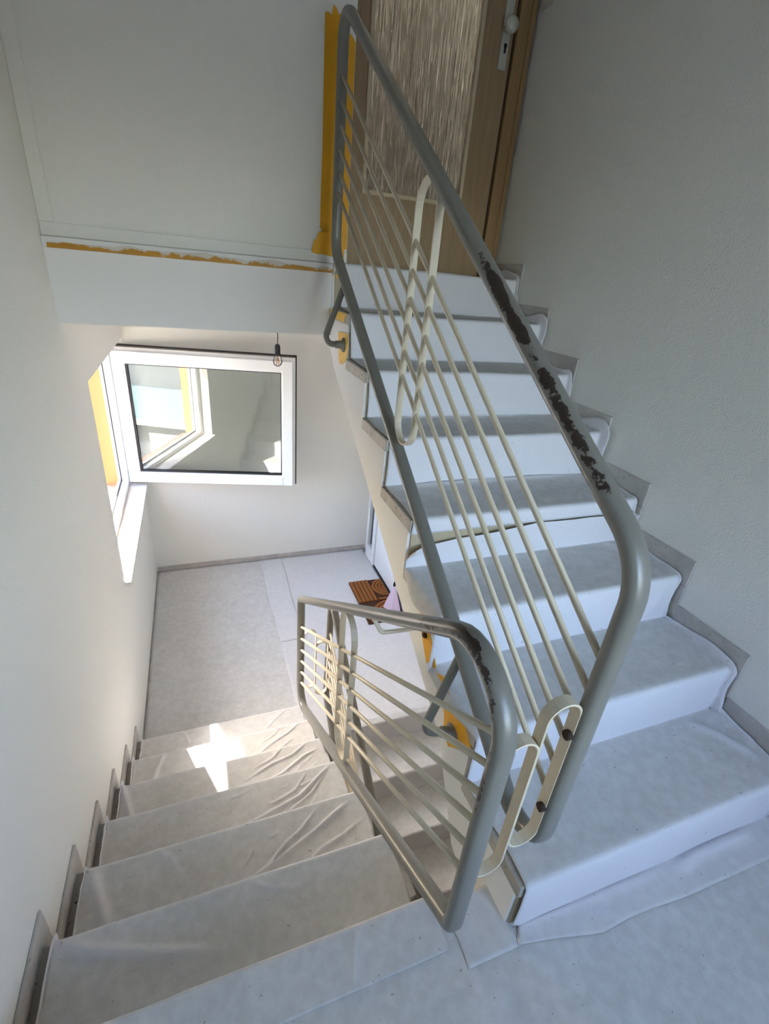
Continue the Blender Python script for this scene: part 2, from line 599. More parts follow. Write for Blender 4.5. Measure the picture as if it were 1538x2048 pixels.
# ascending flight
up = flight('staircase', 'ascending flight of stone stairs on the right leading to the apartment door', XI, XR, [(yr(1), H, yr(2))], 1, XI)
SOFF = 0.30
prof = [(yr(1) + 0.0125, -0.003)]
for k in range(1, 9):
    prof.append((yr(k) + 0.0125, k * H - 0.0425))
    if k < 8: prof.append((yr(k + 1) + 0.0125, k * H - 0.0425))
prof += [(1.79, 8 * H - 0.042), (1.79, 8 * H - 0.30), (yr(7) + 0.2, 8 * H - 0.42), (0.30, 0.16), (yr(1) + .26, -0.10), (yr(1) + .0125, -0.20)]
prism_x('carcass', prof, XI + 0.002, XR - 0.001, MAT_SOFFIT, up)
for k in range(1, 9):
    y1 = yr(k + 1) + 0.0115 if k < 8 else 1.97
    box('tread', XI, XR - 0.003, yr(k), y1, k * H - 0.042, k * H, MAT_TREAD, up, bevel=0.004)
for k in range(1, 9):
    box('riser', XI + 0.012, XR - 0.004, yr(k) + 0.005, yr(k) + 0.012, (k - 1) * H + 0.001, k * H - 0.043, MAT_RISER, up)

# descending flight (left)
dn = flight('staircase', 'descending flight of stairs on the left beside the window wall', XL, XE, [(0, 0, 0)], -1, XE)
dn['label'] = 'descending flight of stairs on the left beside the window wall'
prof = [(-0.02, -0.23), (-0.02, -0.043)]
for k in range(0, 7):
    prof.append((k * D - 0.02, -k * H - 0.043))
    prof.append((k * D - 0.02, -(k + 1) * H - 0.043))
prof = prof[1:]
prof += [(6 * D + 0.3, ZF - 0.043), (6 * D + 0.3, ZF - 0.2), (6 * D - 0.1, ZF - 0.22), (0.1, -0.36), (-0.02, -0.36)]
prism_x('carcass', prof, XL + 0.001, XE - 0.006, MAT_SOFFIT, dn)
for k in range(1, 7):
    box('tread', XL + 0.003, XE, (k - 1) * D - 0.019, k * D, -k * H - 0.042, -k * H, MAT_TREAD, dn, bevel=0.004)
for k in range(0, 7):
    box('riser', XL + 0.003, XE - 0.003, k * D - 0.0195, k * D - 0.012, -(k + 1) * H + 0.001, -k * H - 0.043, MAT_RISER, dn)

# flight below the ascending one
lo = flight('staircase', 'flight continuing down under the ascending stairs, seen through the stairwell', 0.6, XR, [(YL0, ZF, 0)], -1, 0.6)
prof = [(YL0 + 0.02, ZF - 0.043)]
NLO = 6
for k in range(0, NLO):
    prof.append((YL0 + 0.02 - k * D, ZF - (k + 1) * H - 0.043))
    prof.append((YL0 + 0.02 - (k + 1) * D, ZF - (k + 1) * H - 0.043))
prof += [(YL0 + 0.02 - NLO * D, -2.79), (YL0 + 0.02, -2.79)]
prism_x('carcass', prof, 0.606, XR - 0.001, MAT_SOFFIT, lo)
for k in range(1, NLO + 1):
    box('tread', 0.60, XR - 0.003, YL0 - k * D, YL0 - (k - 1) * D + 0.019, ZF - k * H - 0.042, ZF - k * H, MAT_TREAD, lo, bevel=0.004)
for k in range(0, NLO):
    box('riser', 0.603, XR - 0.004, YL0 - k * D + 0.012, YL0 - k * D + 0.0195, ZF - (k + 1) * H + 0.001, ZF - k * H - 0.043, MAT_RISER, lo)

# ---- stepped stone skirting, one piece per tread and one per riser
AR, BR = 0.0331, 0.0773
for k in range(1, 9):
    y0 = yr(k) - AR
    y1 = yr(k + 1) - AR - 0.0015 if k < 8 else 1.94
    box('skirting_tile', XR - 0.009, XR - 0.0005, y0, y1, k * H - 0.018, k * H + BR, MAT_SKIRT, wall_right, bevel=0.0015)
    box('skirting_tile', XR - 0.0082, XR - 0.0005, y0 + 0.0005, yr(k) + 0.04, (k - 1) * H + (BR if k > 1 else 0.002), k * H - 0.0195, MAT_SKIRT, wall_right, bevel=0.0015)
AL, BL = 0.0494, 0.0697
for k in range(0, 7):
    y0 = (k - 1) * D + AL + 0.0015 if k else YN
    y1 = k * D + AL
    box('skirting_tile', XL + 0.0005, XL + 0.009, y0, y1, -k * H - 0.018, -k * H + BL, MAT_SKIRT, wall_left, bevel=0.0015)
    box('skirting_tile', XL + 0.0005, XL + 0.0082, k * D - 0.03, y1 - 0.0005, -(k + 1) * H + BL if k < 6 else ZF, -k * H - 0.0195, MAT_SKIRT, wall_left, bevel=0.0015)
for k in range(6):
    a = XL + 0.012 + k * 0.338
    b = min(a + 0.336, 1.50)
    box('skirting_tile', a, b, YF - 0.009, YF - 0.0005, ZF, ZF + 0.05, MAT_SKIRT, wall_far, bevel=0.002)

# ---- window 1: outer frame, sill, open sash
win = empty('window_1', (-0.6, 2.8, WZ0))
tag(win, 'white plastic window with its large sash swung open into the lower hall', kind='structure')
FX0, FX1 = -0.648, -0.575
fw = 0.06
box('frame_jamb', FX0, FX1, WY1 - fw, WY1 - 0.001, WZ0, WZ1, MAT_WHITEPVC, win, bevel=0.003)
box('frame_jamb', FX0, FX1, WY0 + 0.001, WY0 + fw, WZ0, WZ1, MAT_WHITEPVC, win, bevel=0.003)
box('frame_head', FX0, FX1, WY0 + fw, WY1 - fw, WZ1 - fw, WZ1 - 0.001, MAT_WHITEPVC, win, bevel=0.003)
box('frame_sill_rail', FX0, FX1, WY0 + fw, WY1 - fw, WZ0 + 0.001, WZ0 + fw, MAT_WHITEPVC, win, bevel=0.003)
boxes('frame_rebate', [(FX0, FX0 + 0.02, WY1 - fw - 0.018, WY1 - fw, WZ0 + fw, WZ1 - fw), (FX0, FX0 + 0.02, WY0 + fw, WY0 + fw + 0.018, WZ0 + fw, WZ1 - fw),
                       (FX0, FX0 + 0.02, WY0 + fw, WY1 - fw, WZ1 - fw - 0.018, WZ1 - fw), (FX0, FX0 + 0.02, WY0 + fw, WY1 - fw, WZ0 + fw, WZ0 + fw + 0.018)], MAT_WHITEPVC, win)
boxes('frame_seal', [(FX0 + 0.0202, FX0 + 0.025, WY1 - fw - 0.014, WY1 - fw - 0.006, WZ0 + fw, WZ1 - fw),
                     (FX0 + 0.0202, FX0 + 0.025, WY0 + fw + 0.02, WY1 - fw - 0.02, WZ0 + fw + 0.006, WZ0 + fw + 0.012)], MAT_DARKSEAL, win)
for z in (-0.12, 0.62):
    lathe('screw', [(0.006, 0), (0.006, 0.002), (0.0, 0.003)], MAT_CHROME, win, (-0.605, WY1 - fw, z), (0, -1, 0), 12)
box('strike_plate', -0.625, -0.60, WY1 - fw - 0.006, WY1 - fw, 0.20, 0.24, MAT_CHROME, win)
sill = prism_z('window_sill', [(FX1, WY0 + 0.002), (XL - 0.0005, WY0 + 0.002), (XL + 0.001, WY0 - 0.02), (XL + 0.034, WY0 - 0.02), (XL + 0.034, WY1 - 0.03), (XL, WY1 - 0.002), (FX1, WY1 - 0.002)], WZ0 + 0.001, WZ0 + 0.022, MAT_SILL, win, bevel=0.003)
boxes('outside_sill', [(XO - 0.05, FX0 - 0.001, WY0 + 0.014, WY1 - 0.014, WZ0 - 0.005, WZ0 + 0.012)], plain('brown_metal_sill', srgb(170, 130, 110), 0.4), win)

SA = Vector((-0.556, 3.492, 0))
SB = Vector((0.690, 3.215, 0))
su = (SB - SA).normalized()
sn = Vector((su.y, -su.x, 0))          # faces the camera
if sn.y > 0: sn = -sn
SW = (SB - SA).length
SZ0, SZ1 = -0.282, 0.728
def sash_pt(s, d, z): return tuple(SA + su * s + sn * d + Vector((0, 0, z)))
def sash_boxes(name, lst, mat, parent, bevel=0.0):
    bm = bmesh.new()
    for s0, s1, d0, d1, z0, z1 in lst:
        vs = [bm.verts.new(sash_pt(s, d, z)) for s in (s0, s1) for d in (d0, d1) for z in (z0, z1)]
        for f in ((0, 1, 3, 2), (4, 6, 7, 5), (0, 4, 5, 1), (2, 3, 7, 6), (0, 2, 6, 4), (1, 5, 7, 3)):
            bm.faces.new([vs[i] for i in f])
    return from_bm(name, bm, mat, parent, bevel=bevel)
def ring(s0, s1, z0, z1, w, d0, d1):
    return [(s0, s0 + w, d0, d1, z0, z1), (s1 - w, s1, d0, d1, z0, z1), (s0 + w, s1 - w, d0, d1, z0, z0 + w), (s0 + w, s1 - w, d0, d1, z1 - w, z1)]
PW = 0.075
sash = sash_boxes('sash', ring(0.0, SW, SZ0, SZ1, PW, -0.012, 0.035), MAT_WHITEPVC, win, bevel=0.004)
sash_boxes('sash_bead', ring(PW - 0.001, SW - PW + 0.001, SZ0 + PW - 0.001, SZ1 - PW + 0.001, 0.012, -0.012, 0.026), MAT_WHITEPVC, sash)
sash_boxes('glazing_seal', [(PW + 0.010, PW + 0.026, -0.01, 0.018, SZ0 + PW + 0.010, SZ1 - PW - 0.010), (SW - PW - 0.018, SW - PW - 0.010, -0.01, 0.018, SZ0 + PW + 0.010, SZ1 - PW - 0.010),
                            (PW + 0.026, SW - PW - 0.018, -0.01, 0.018, SZ0 + PW + 0.010, SZ0 + PW + 0.026), (PW + 0.026, SW - PW - 0.018, -0.01, 0.018, SZ1 - PW - 0.018, SZ1 - PW - 0.010)], MAT_DARKSEAL, sash)
sash_boxes('glass_pane', [(PW + 0.012, SW - PW - 0.012, 0.004, 0.010, SZ0 + PW + 0.012, SZ1 - PW - 0.012)], MAT_PANE, sash)
sash_boxes('sash_overlap', [(0.01, SW + 0.018, -0.036, -0.012, SZ1 - 0.02, SZ1 + 0.020), (SW - 0.02, SW + 0.018, -0.036, -0.012, SZ0 - 0.01, SZ1 - 0.02), (0.01, SW - 0.02, -0.036, -0.012, SZ0, SZ0 + 0.05), (0.0, 0.05, -0.036, -0.012, SZ0 + 0.05, SZ1 - 0.02)], MAT_WHITEPVC, sash)
sash_boxes('worn_seal', [(0.01, SW + 0.02, -0.046, -0.036, SZ1 + 0.004, SZ1 + 0.026), (SW + 0.004, SW + 0.022, -0.046, -0.036, SZ0 - 0.012, SZ1 + 0.004)], MAT_GREYSEAL, sash)
sash_boxes('rubber_seal', [(0.015, SW + 0.028, -0.060, -0.046, SZ1 + 0.018, SZ1 + 0.036), (SW + 0.012, SW + 0.028, -0.060, -0.046, SZ0 - 0.016, SZ1 + 0.018)], MAT_DARKSEAL, sash)

# ---- window 2 behind the viewer
w2 = empty('window_2', (0.65, YN - 0.15, NW[2]))
tag(w2, 'white framed stairwell window in the wall behind the half landing', kind='structure')
boxes('frame', [(NW[0], NW[0] + .06, YN - .2, YN - .13, NW[2], NW[3]), (NW[1] - .06, NW[1], YN - .2, YN - .13, NW[2], NW[3]),
                (NW[0] + .06, NW[1] - .06, YN - .2, YN - .13, NW[2], NW[2] + .06), (NW[0] + .06, NW[1] - .06, YN - .2, YN - .13, NW[3] - .06, NW[3])], MAT_WHITEPVC, w2)

# ---- door 1: apartment door
YD = 1.955
d1 = empty('door_1', (1.1, YD, 1.40))
tag(d1, 'pale wood apartment door with a tall rippled glass panel at the stair top', kind='structure')
LX0, LX1 = 0.703, 1.432     # leaf
DZ0, DZ1 = 1.402, 3.36
GX0, GX1, GZ0 = 0.772, 1.272, 1.70
leaf = boxes('door_leaf', [(LX0, GX0, YD, YD + 0.04, DZ0 + 0.006, DZ1), (GX1, LX1 - 0.008, YD, YD + 0.04, DZ0 + 0.006, DZ1),
                           (GX0, GX1, YD, YD + 0.04, DZ0 + 0.006, GZ0), (GX0, GX1, YD, YD + 0.04, DZ1 - 0.12, DZ1)], MAT_DOORWOOD, d1)
boxes('glazing_bead', [(GX0 - 0.004, GX0 + 0.014, YD - 0.007, YD + 0.012, GZ0 - 0.004, DZ1 - 0.116), (GX1 - 0.014, GX1 + 0.004, YD - 0.007, YD + 0.012, GZ0 - 0.004, DZ1 - 0.116),
                       (GX0 + 0.014, GX1 - 0.014, YD - 0.007, YD + 0.012, GZ0 - 0.004, GZ0 + 0.014)], MAT_BEAD, leaf, bevel=0.003)
box('glass_pane', GX0 + 0.004, GX1 - 0.004, YD + 0.016, YD + 0.022, GZ0 + 0.004, DZ1 - 0.124, MAT_RIPPLE, leaf)
boxes('door_frame', [(LX1 + 0.004, 1.512, YD - 0.012, YD + 0.12, DZ0, DZ1 + 0.07), (0.657, LX0 - 0.004, YD - 0.012, YD + 0.12, DZ0, DZ1 + 0.07), (LX0 - 0.004, LX1 + 0.004, YD - 0.012, YD + 0.12, DZ1 + 0.006, DZ1 + 0.07)], MAT_FRAMEWOOD, d1, bevel=0.004)
boxes('frame_moulding', [(1.490, 1.512, YD - 0.020, YD - 0.012, DZ0, DZ1 + 0.07)], MAT_FRAMEWOOD, d1, bevel=0.003)
box('shadow_gap', LX1 - 0.008, LX1 + 0.004, YD + 0.010, YD + 0.038, DZ0, DZ1, MAT_SHADOWGAP, d1)
box('threshold', LX0 - 0.003, LX1 + 0.003, YD - 0.004, YD + 0.1, DZ0 - 0.0005, DZ0 + 0.0055, MAT_SHADOWGAP, d1)
plate = box('handle_plate', 1.366, 1.406, YD - 0.008, YD - 0.0002, 2.236, 2.475, MAT_ALU, leaf, bevel=0.003)
lathe('door_knob', [(0.012, 0.0), (0.011, 0.028), (0.024, 0.034), (0.030, 0.046), (0.027, 0.058), (0.012, 0.064), (0.0, 0.065)], MAT_ALU, leaf, (1.378, YD - 0.008, 2.372), (0, -1, 0), 24)
kh = prism_y('keyhole', [(1.388 + 0.0085 * math.cos(a), 2.318 + 0.0085 * math.sin(a)) for a in [math.radians(x) for x in range(-50, 231, 20)]] + [(1.383, 2.293), (1.393, 2.293)], YD - 0.0092, YD - 0.0078, MAT_BLACK, leaf)

# ---- door 2: entry door down in the lower hall
d2 = empty('door_2', (1.5, 2.9, ZF))
tag(d2, 'white framed door with narrow dark glazing on the right of the lower hall', kind='structure')
xa = XR - 0.03
boxes('door_frame', [(xa - 0.02, XR - 0.001, 3.41, 3.46, ZF, 0.85), (xa - 0.02, XR - 0.001, 3.22, 3.29, ZF, 0.85), (xa - 0.02, XR - 0.001, 2.27, 2.33, ZF, 0.85), (xa - 0.02, XR - 0.001, 2.33, 3.22, 0.79, 0.85), (xa - 0.02, XR - 0.001, 3.29, 3.41, 0.79, 0.85), (xa - 0.02, XR - 0.001, 3.29, 3.41, ZF, ZF + 0.15)], MAT_WHITEPVC, d2, bevel=0.003)
box('side_glass', XR - 0.02, XR - 0.008, 3.29, 3.41, ZF + 0.15, 0.79, MAT_GLASSDARK, d2)
box('door_leaf', XR - 0.035, XR - 0.001, 2.335, 3.215, ZF + 0.02, 0.785, MAT_WHITEPVC, d2, bevel=0.003)
box('dark_threshold', XR - 0.045, XR - 0.001, 2.335, 3.215, ZF, ZF + 0.018, MAT_BLACK, d2)

# ---- outside: ground, neighbouring house
tag(box('ground', -30, 12, -30, 30, -4.4, -4.2, MAT_ASPHALT), 'pale paved ground outside the stairwell window', kind='structure')
house = empty('neighbouring_house', (-8, -8, -4.2))
tag(house, 'pale house with a glazed balcony mirrored in the open window pane', 'house')
hy = -6.5
box('wall', -14, -2.2, hy - 4, hy, -4.2, 3.4, plain('shaded_grey_render', srgb(104, 108, 112), 0.9, vary=0.2, scale=2), house)
box('balcony_slab', -9.5, -3.0, hy, hy + 1.3, -2.85, -2.70, MAT_GREYPLASTER, house)
box('balcony_parapet', -9.5, -3.0, hy + 1.22, hy + 1.3, -2.70, -1.80, plain('pale_balcony_panel', srgb(112, 134, 138), 0.4), house)
for i in range(4):
    x = -12.5 + i * 2.5
    w = box('window', x, x + 1.3, hy, hy + 0.03, -0.6, 0.9, MAT_WHITEPVC, house)
    box('pane', x + 0.08, x + 1.22, hy + 0.03, hy + 0.04, -0.52, 0.82, MAT_GLASSDARK, w)
g = box('garage_door', -6.2, -5.2, hy, hy + 0.05, -4.2, -3.5, MAT_WHITEPVC, house)
prism_x('roof', [(hy - 4.5, 3.4), (hy + 0.5, 3.4), (hy - 2, 5.0)], -14.4, -1.8, MAT_ROOF, house)

# ================================================================== FLEECE SHEETS
def vn(x, y, z=0.0): return noise.noise(Vector((x, y, z)))

def drape(name, path, u0, u1, label, seed=0, wall=None, ridges=(), amp=0.002, off=0.003, du=0.014, ds=0.012, radius=0.007, contact_fn=None, left_fn=None, right_fn=None, start_fn=None, thickness=0.0012, post=None):
    """a fleece strip that follows path [(y, z)...], between u0 and u1 across;
       wall = (x, side): beyond x the strip turns up the wall. left_fn/right_fn(s) shift the two edges"""
    P = fillet([(0, p[0], p[1]) for p in path], [0] + [radius] * (len(path) - 2) + [0], closed=False, seg=4)
    P = resample(P, ds, False)
    n = len(P)
    arr = np.array([[p.y, p.z] for p in P])
    seg = np.linalg.norm(np.diff(arr, axis=0), axis=1)
    S = np.concatenate([[0], np.cumsum(seg)])
    tan = np.gradient(arr, axis=0)
    tan /= np.linalg.norm(tan, axis=1)[:, None]
    # normal: up for treads, towards the open air for risers
    nor = np.stack([-tan[:, 1], tan[:, 0]], 1)
    if nor[:, 1].mean() < 0: nor = -nor
    # soften the normal
    k = 2
    nor = np.stack([np.convolve(np.pad(nor[:, i], k, 'edge'), np.ones(2 * k + 1) / (2 * k + 1), 'valid') for i in range(2)], 1)
    nor /= np.linalg.norm(nor, axis=1)[:, None]
    m = int((u1 - u0) / du) + 2
    V = np.zeros((n, m, 3))
    C = np.zeros((n, m))
    flat = np.abs(tan[:, 0]) > 0.8
    # distance to the nearest change of direction softens contact
    fl = np.convolve(np.pad(flat.astype(float), 2, 'edge'), np.ones(5) / 5, 'valid')
    UU = np.zeros((n, m)); SS = np.repeat(S[:, None], m, 1)
    for i in range(n):
        a = u0 + (left_fn(S[i], P[i]) if left_fn else 0.006 * vn(S[i] * 6, seed))
        b = u1 + (right_fn(S[i], P[i]) if right_fn else 0.006 * vn(S[i] * 6, seed + 5))
        UU[i] = np.linspace(a, b, m)
    DISP = np.full((n, m), off)
    for i in range(n):
        for j in range(m):
            u, s = UU[i, j], S[i]
            DISP[i, j] += amp * (0.6 + vn(u * 5, s * 5, seed)) + amp * 0.35 * vn(u * 22, s * 22, seed + 3)
    R = np.zeros((n, m))
    for pts, h, w in ridges:
        best = np.full((n, m), 9.0)
        par = np.zeros((n, m))
        tot = len(pts) - 1
        for q in range(tot):
            ax, ay = pts[q]; bx_, by_ = pts[q + 1]
            dx, dy = bx_ - ax, by_ - ay
            t = np.clip(((UU - ax) * dx + (SS - ay) * dy) / (dx * dx + dy * dy + 1e-12), 0, 1)
            dd = np.hypot(UU - ax - t * dx, SS - ay - t * dy)
            upd = dd < best
            best = np.where(upd, dd, best)
            par = np.where(upd, (q + t) / tot, par)
        fade = np.clip(np.minimum(par, 1 - par) * 5, 0.15, 1)
        R = np.maximum(R, h * fade * np.exp(-(best / w) ** 2))
    DISP += R
    for i in range(n):
        for j in range(m):
            u = UU[i, j]
            x = u
            d = DISP[i, j]
            up_ = 0.0
            if wall:
                wx, sd = wall
                over = (u - wx) * sd
                if over > 0:
                    x = wx - sd * 0.002 * (1 + vn(u * 30, S[i] * 30))
                    up_ = over
                elif over > -0.02:
                    up_ = 0.003 * (1 + over / 0.02) ** 2
            V[i, j] = (x, P[i].y + nor[i, 0] * (d + up_), P[i].z + nor[i, 1] * (d + up_))
            C[i, j] = fl[i] * max(0.45, 1 - R[i, j] / 0.010) * (0.0 if up_ > 0.006 else 1.0)
    if contact_fn is not None:
        for i in range(n):
            for j in range(m): C[i, j] = contact_fn(UU[i, j], S[i], P[i], C[i, j])
    if post is not None: post(V, C, UU, S, P)
    idx = np.arange(n * m).reshape(n, m)
    faces = np.stack([idx[:-1, :-1], idx[:-1, 1:], idx[1:, 1:], idx[1:, :-1]], -1).reshape(-1, 4)
    me = bpy.data.meshes.new(name)
    me.from_pydata(V.reshape(-1, 3).tolist(), [], faces.tolist())
    at = me.attributes.new('contact', 'FLOAT', 'POINT')
    at.data.foreach_set('value', C.reshape(-1).astype(np.float32))
    for p in me.polygons: p.use_smooth = True
    bm = bmesh.new(); bm.from_mesh(me); bmesh.ops.recalc_face_normals(bm, faces=bm.faces); bm.to_mesh(me); bm.free()
    o = link(name, me, MAT_FLEECE)
    md = o.modifiers.new('thickness', 'SOLIDIFY')
    md.thickness = thickness
    md.offset = 0
    tag(o, label, 'dust sheet', 'white fleece dust sheets')
    return o

# ---- landing sheets
drape('dust_sheet', [(YN + 0.02, 0.0), (-0.035, 0.0)], XL + 0.012, XR - 0.012, 'large white fleece sheet covering the half landing in the foreground', 3, amp=0.0015, off=0.001, ds=0.02, du=0.02,
      ridges=[([(0.47, 1.42), (0.478, 1.36), (0.47, 1.30)], 0.005, 0.010), ([(0.53, 1.38), (0.50, 1.34), (0.49, 1.29)], 0.004, 0.012)])
drape('dust_sheet', [(-0.158, 0.0), (-0.022, 0.0)], 0.462, 0.600, 'small white fleece patch between the two flights at the railing foot', 11, amp=0.001, off=0.0040, ds=0.01, du=0.01, thickness=0.0008,
      left_fn=lambda s, p: 0.004 * math.sin(s * 30) + 0.03 * max(0, 0.10 - s) , right_fn=lambda s, p: 0.004 * math.sin(s * 22), contact_fn=lambda u, s, p, c: 0.8 * c)

# ---- descending flight sheet
path = [(-0.113, 0.0)]
s_at = {}
for k in range(0, 7):
    path.append((k * D, -k * H))
    path.append((k * D, -(k + 1) * H))
path.append((6 * D + 0.05, ZF))
def s_left(k, yoff):
    """arc length on tread k (z = -k H), yoff metres behind its nosing"""
    return 0.113 + k * (H + D) - yoff if k else 0.113 - yoff
rd = []
def R(k, pts, h, w): rd.append(([(u, s_left(k, yo)) for u, yo in pts], h, w))
# diagonal folds at the wall side
R(1, [(-0.44, 0.01), (-0.36, 0.05), (-0.22, 0.10), (-0.05, 0.15)], 0.011, 0.013)
R(1, [(0.02, 0.01), (0.08, 0.05), (0.15, 0.07)], 0.003, 0.006)
R(2, [(-0.43, 0.02), (-0.40, 0.10), (-0.36, 0.20)], 0.013, 0.016)
R(2, [(-0.25, 0.01), (-0.20, 0.05), (-0.17, 0.12)], 0.004, 0.008)
R(4, [(-0.45, 0.01), (-0.42, 0.10), (-0.38, 0.24)], 0.014, 0.012)
R(5, [(-0.30, 0.02), (-0.33, 0.10), (-0.36, 0.22)], 0.006, 0.010)
R(6, [(-0.26, 0.03), (-0.22, 0.07), (-0.20, 0.14)], 0.003, 0.007)
# crumpled creases towards the railing
R(2, [(0.40, 0.04), (0.33, 0.07), (0.25, 0.11), (0.12, 0.16), (-0.02, 0.21)], 0.0075, 0.0047)
R(2, [(0.41, 0.12), (0.34, 0.15), (0.26, 0.17), (0.18, 0.22)], 0.0063, 0.0043)
R(2, [(0.28, 0.03), (0.21, 0.09), (0.15, 0.12), (0.05, 0.20)], 0.0063, 0.0038)
R(3, [(0.40, 0.03), (0.34, 0.07), (0.25, 0.13), (0.10, 0.17), (-0.05, 0.20)], 0.0081, 0.0047)
R(3, [(0.37, 0.06), (0.30, 0.13), (0.20, 0.18), (0.02, 0.23)], 0.0063, 0.0038)
R(3, [(0.30, 0.03), (0.24, 0.10), (0.12, 0.14)], 0.0050, 0.0034)
R(4, [(0.36, 0.03), (0.28, 0.08), (0.18, 0.10), (0.05, 0.15)], 0.0063, 0.0043)
R(4, [(0.40, 0.08), (0.33, 0.10), (0.22, 0.16), (0.10, 0.19)], 0.0069, 0.0043)
R(4, [(0.25, 0.02), (0.19, 0.07), (0.10, 0.10)], 0.0050, 0.0034)
R(5, [(0.38, 0.03), (0.31, 0.08), (0.22, 0.12), (0.12, 0.18)], 0.0063, 0.0043)
R(5, [(0.33, 0.12), (0.26, 0.16), (0.16, 0.20)], 0.0050, 0.0034)
R(5, [(0.28, 0.02), (0.24, 0.07), (0.16, 0.11)], 0.0050, 0.0034)
R(6, [(0.35, 0.04), (0.28, 0.09), (0.20, 0.16)], 0.0050, 0.0043)
R(0, [(0.25, 0.01), (0.23, 0.05), (0.21, 0.11)], 0.0037, 0.0051)
random.seed(21)
for k in (2, 3, 4, 5):
    for q in range(7):
        u = random.uniform(0.05, 0.40); yo = random.uniform(0.03, 0.22); L = random.uniform(0.03, 0.09); a = random.uniform(2.2, 3.0)
        R(k, [(u, yo), (u + L * 0.5 * math.cos(a), yo + L * 0.5 * math.sin(a) + 0.006), (u + L * math.cos(a), yo + L * math.sin(a))], random.uniform(0.0025, 0.0045), 0.0035)
drape('dust_sheet', path, XL + 0.030 - 0.018, XE - 0.006, 'creased white fleece draped over the descending flight beside the left wall', 1, wall=(XL + 0.030, -1), ridges=rd, amp=0.0022, off=0.0035, du=0.005, ds=0.005,
      left_fn=lambda s, p: 0.018 * vn(s * 4.2, 7.7), right_fn=lambda s, p: 0.010 * vn(s * 5, 3.1) + 0.004 * math.exp(-((p.y / D) % 1.0 - 0.5) ** 2 * 8))

# ---- ascending flight, lower sheet: landing up to riser 4
def s_path(path):
    out = [0]
    for a, b in zip(path, path[1:]): out.append(out[-1] + math.hypot(b[0] - a[0], b[1] - a[1]))
    return out
path = [(-0.20, 0.0), (yr(1), 0.0), (yr(1), H), (yr(2), H), (yr(2), 2 * H), (yr(3), 2 * H), (yr(3), 3 * H), (yr(4), 3 * H), (yr(4), 4 * H - 0.047)]
SP = s_path(path)
Send = SP[-1]
SP1 = SP[1]
def lower_post(V, C, UU, S, P):
    n, m = C.shape
    for i in range(n):
        for j in range(m):
            u, s = UU[i, j], S[i]
            # torn, sagging top edge that leaves riser 4 bare on the left
            if s > Send - 0.11:
                f = (s - (Send - 0.11)) / 0.11
                drop = 0.060 * max(0.0, 1 - (u - 0.58) / 0.50) + 0.006 * vn(u * 9, 2.2)
                V[i, j, 2] -= drop * f
                V[i, j, 1] -= 0.012 * f * (1 + vn(u * 6, 9.1)) + 0.04 * f * max(0, 1 - (u - 0.56) / 0.09)
                V[i, j, 0] += 0.03 * f * f * max(0, 1 - (u - 0.56) / 0.12)
            # uneven front edge of the lap on the landing
            if P[i].z < 0.02 and s < SP1:
                g = 1 - s / SP1
                V[i, j, 1] += g * (0.045 * max(0.0, 1 - (u - 0.59) / 0.22) - 0.018 * min(1, max(0, (u - 0.9) / 0.5)) + 0.010 * vn(u * 5, 3.3))
                C[i, j] *= 0.7
            # overhanging left edge droops
            if u < XI + 0.004:
                V[i, j, 2] -= 0.9 * (XI + 0.004 - u)
                V[i, j, 0] += 0.35 * (XI + 0.004 - u)
def lower_left(s, p):
    k = (p.y - YR) / D
    base = 0.004
    for kc, a in ((2.45, 0.045), (1.55, 0.030), (0.25, -0.010)):
        base -= a * math.exp(-((k - kc) / 0.45) ** 2)
    if p.z < 0.01: base = 0.02 + 0.01 * math.sin(p.y * 40)
    return base
rd = [([(1.10, SP[1] - 0.03), (1.22, SP[1] - 0.015), (1.45, SP[1] - 0.02)], 0.012, 0.012),
      ([(0.60, SP[1] - 0.01), (0.85, SP[1] - 0.012), (1.1, SP[1] - 0.02)], 0.006, 0.010),
      ([(0.80, SP[1] - 0.03), (0.84, SP[1] - 0.05), (0.90, SP[1] - 0.08)], 0.004, 0.005),
      ([(1.36, SP[5] - 0.02), (1.43, SP[5] + 0.04), (1.46, SP[5] + 0.10)], 0.012, 0.012),
      ([(1.40, SP[7] + 0.0), (1.45, SP[7] - 0.10), (1.47, SP[7] - 0.2)], 0.006, 0.012),
      ([(1.38, SP[3] - 0.03), (1.44, SP[3] - 0.10), (1.49, SP[3] - 0.2)], 0.010, 0.014),
      ([(0.62, SP[5] - 0.02), (0.70, SP[5] - 0.015), (0.82, SP[5] - 0.02)], 0.008, 0.008)]
drape('dust_sheet', path, XI, XR + 0.026, 'white fleece over the lowest four steps of the ascending flight, its corner curled', 31, wall=(XR - 0.014, 1), ridges=rd, amp=0.0028, off=0.004, du=0.012, ds=0.010, radius=0.008,
      left_fn=lower_left, right_fn=lambda s, p: 0.050 * vn(s * 5.1, 1.3) - 0.012, post=lower_post)

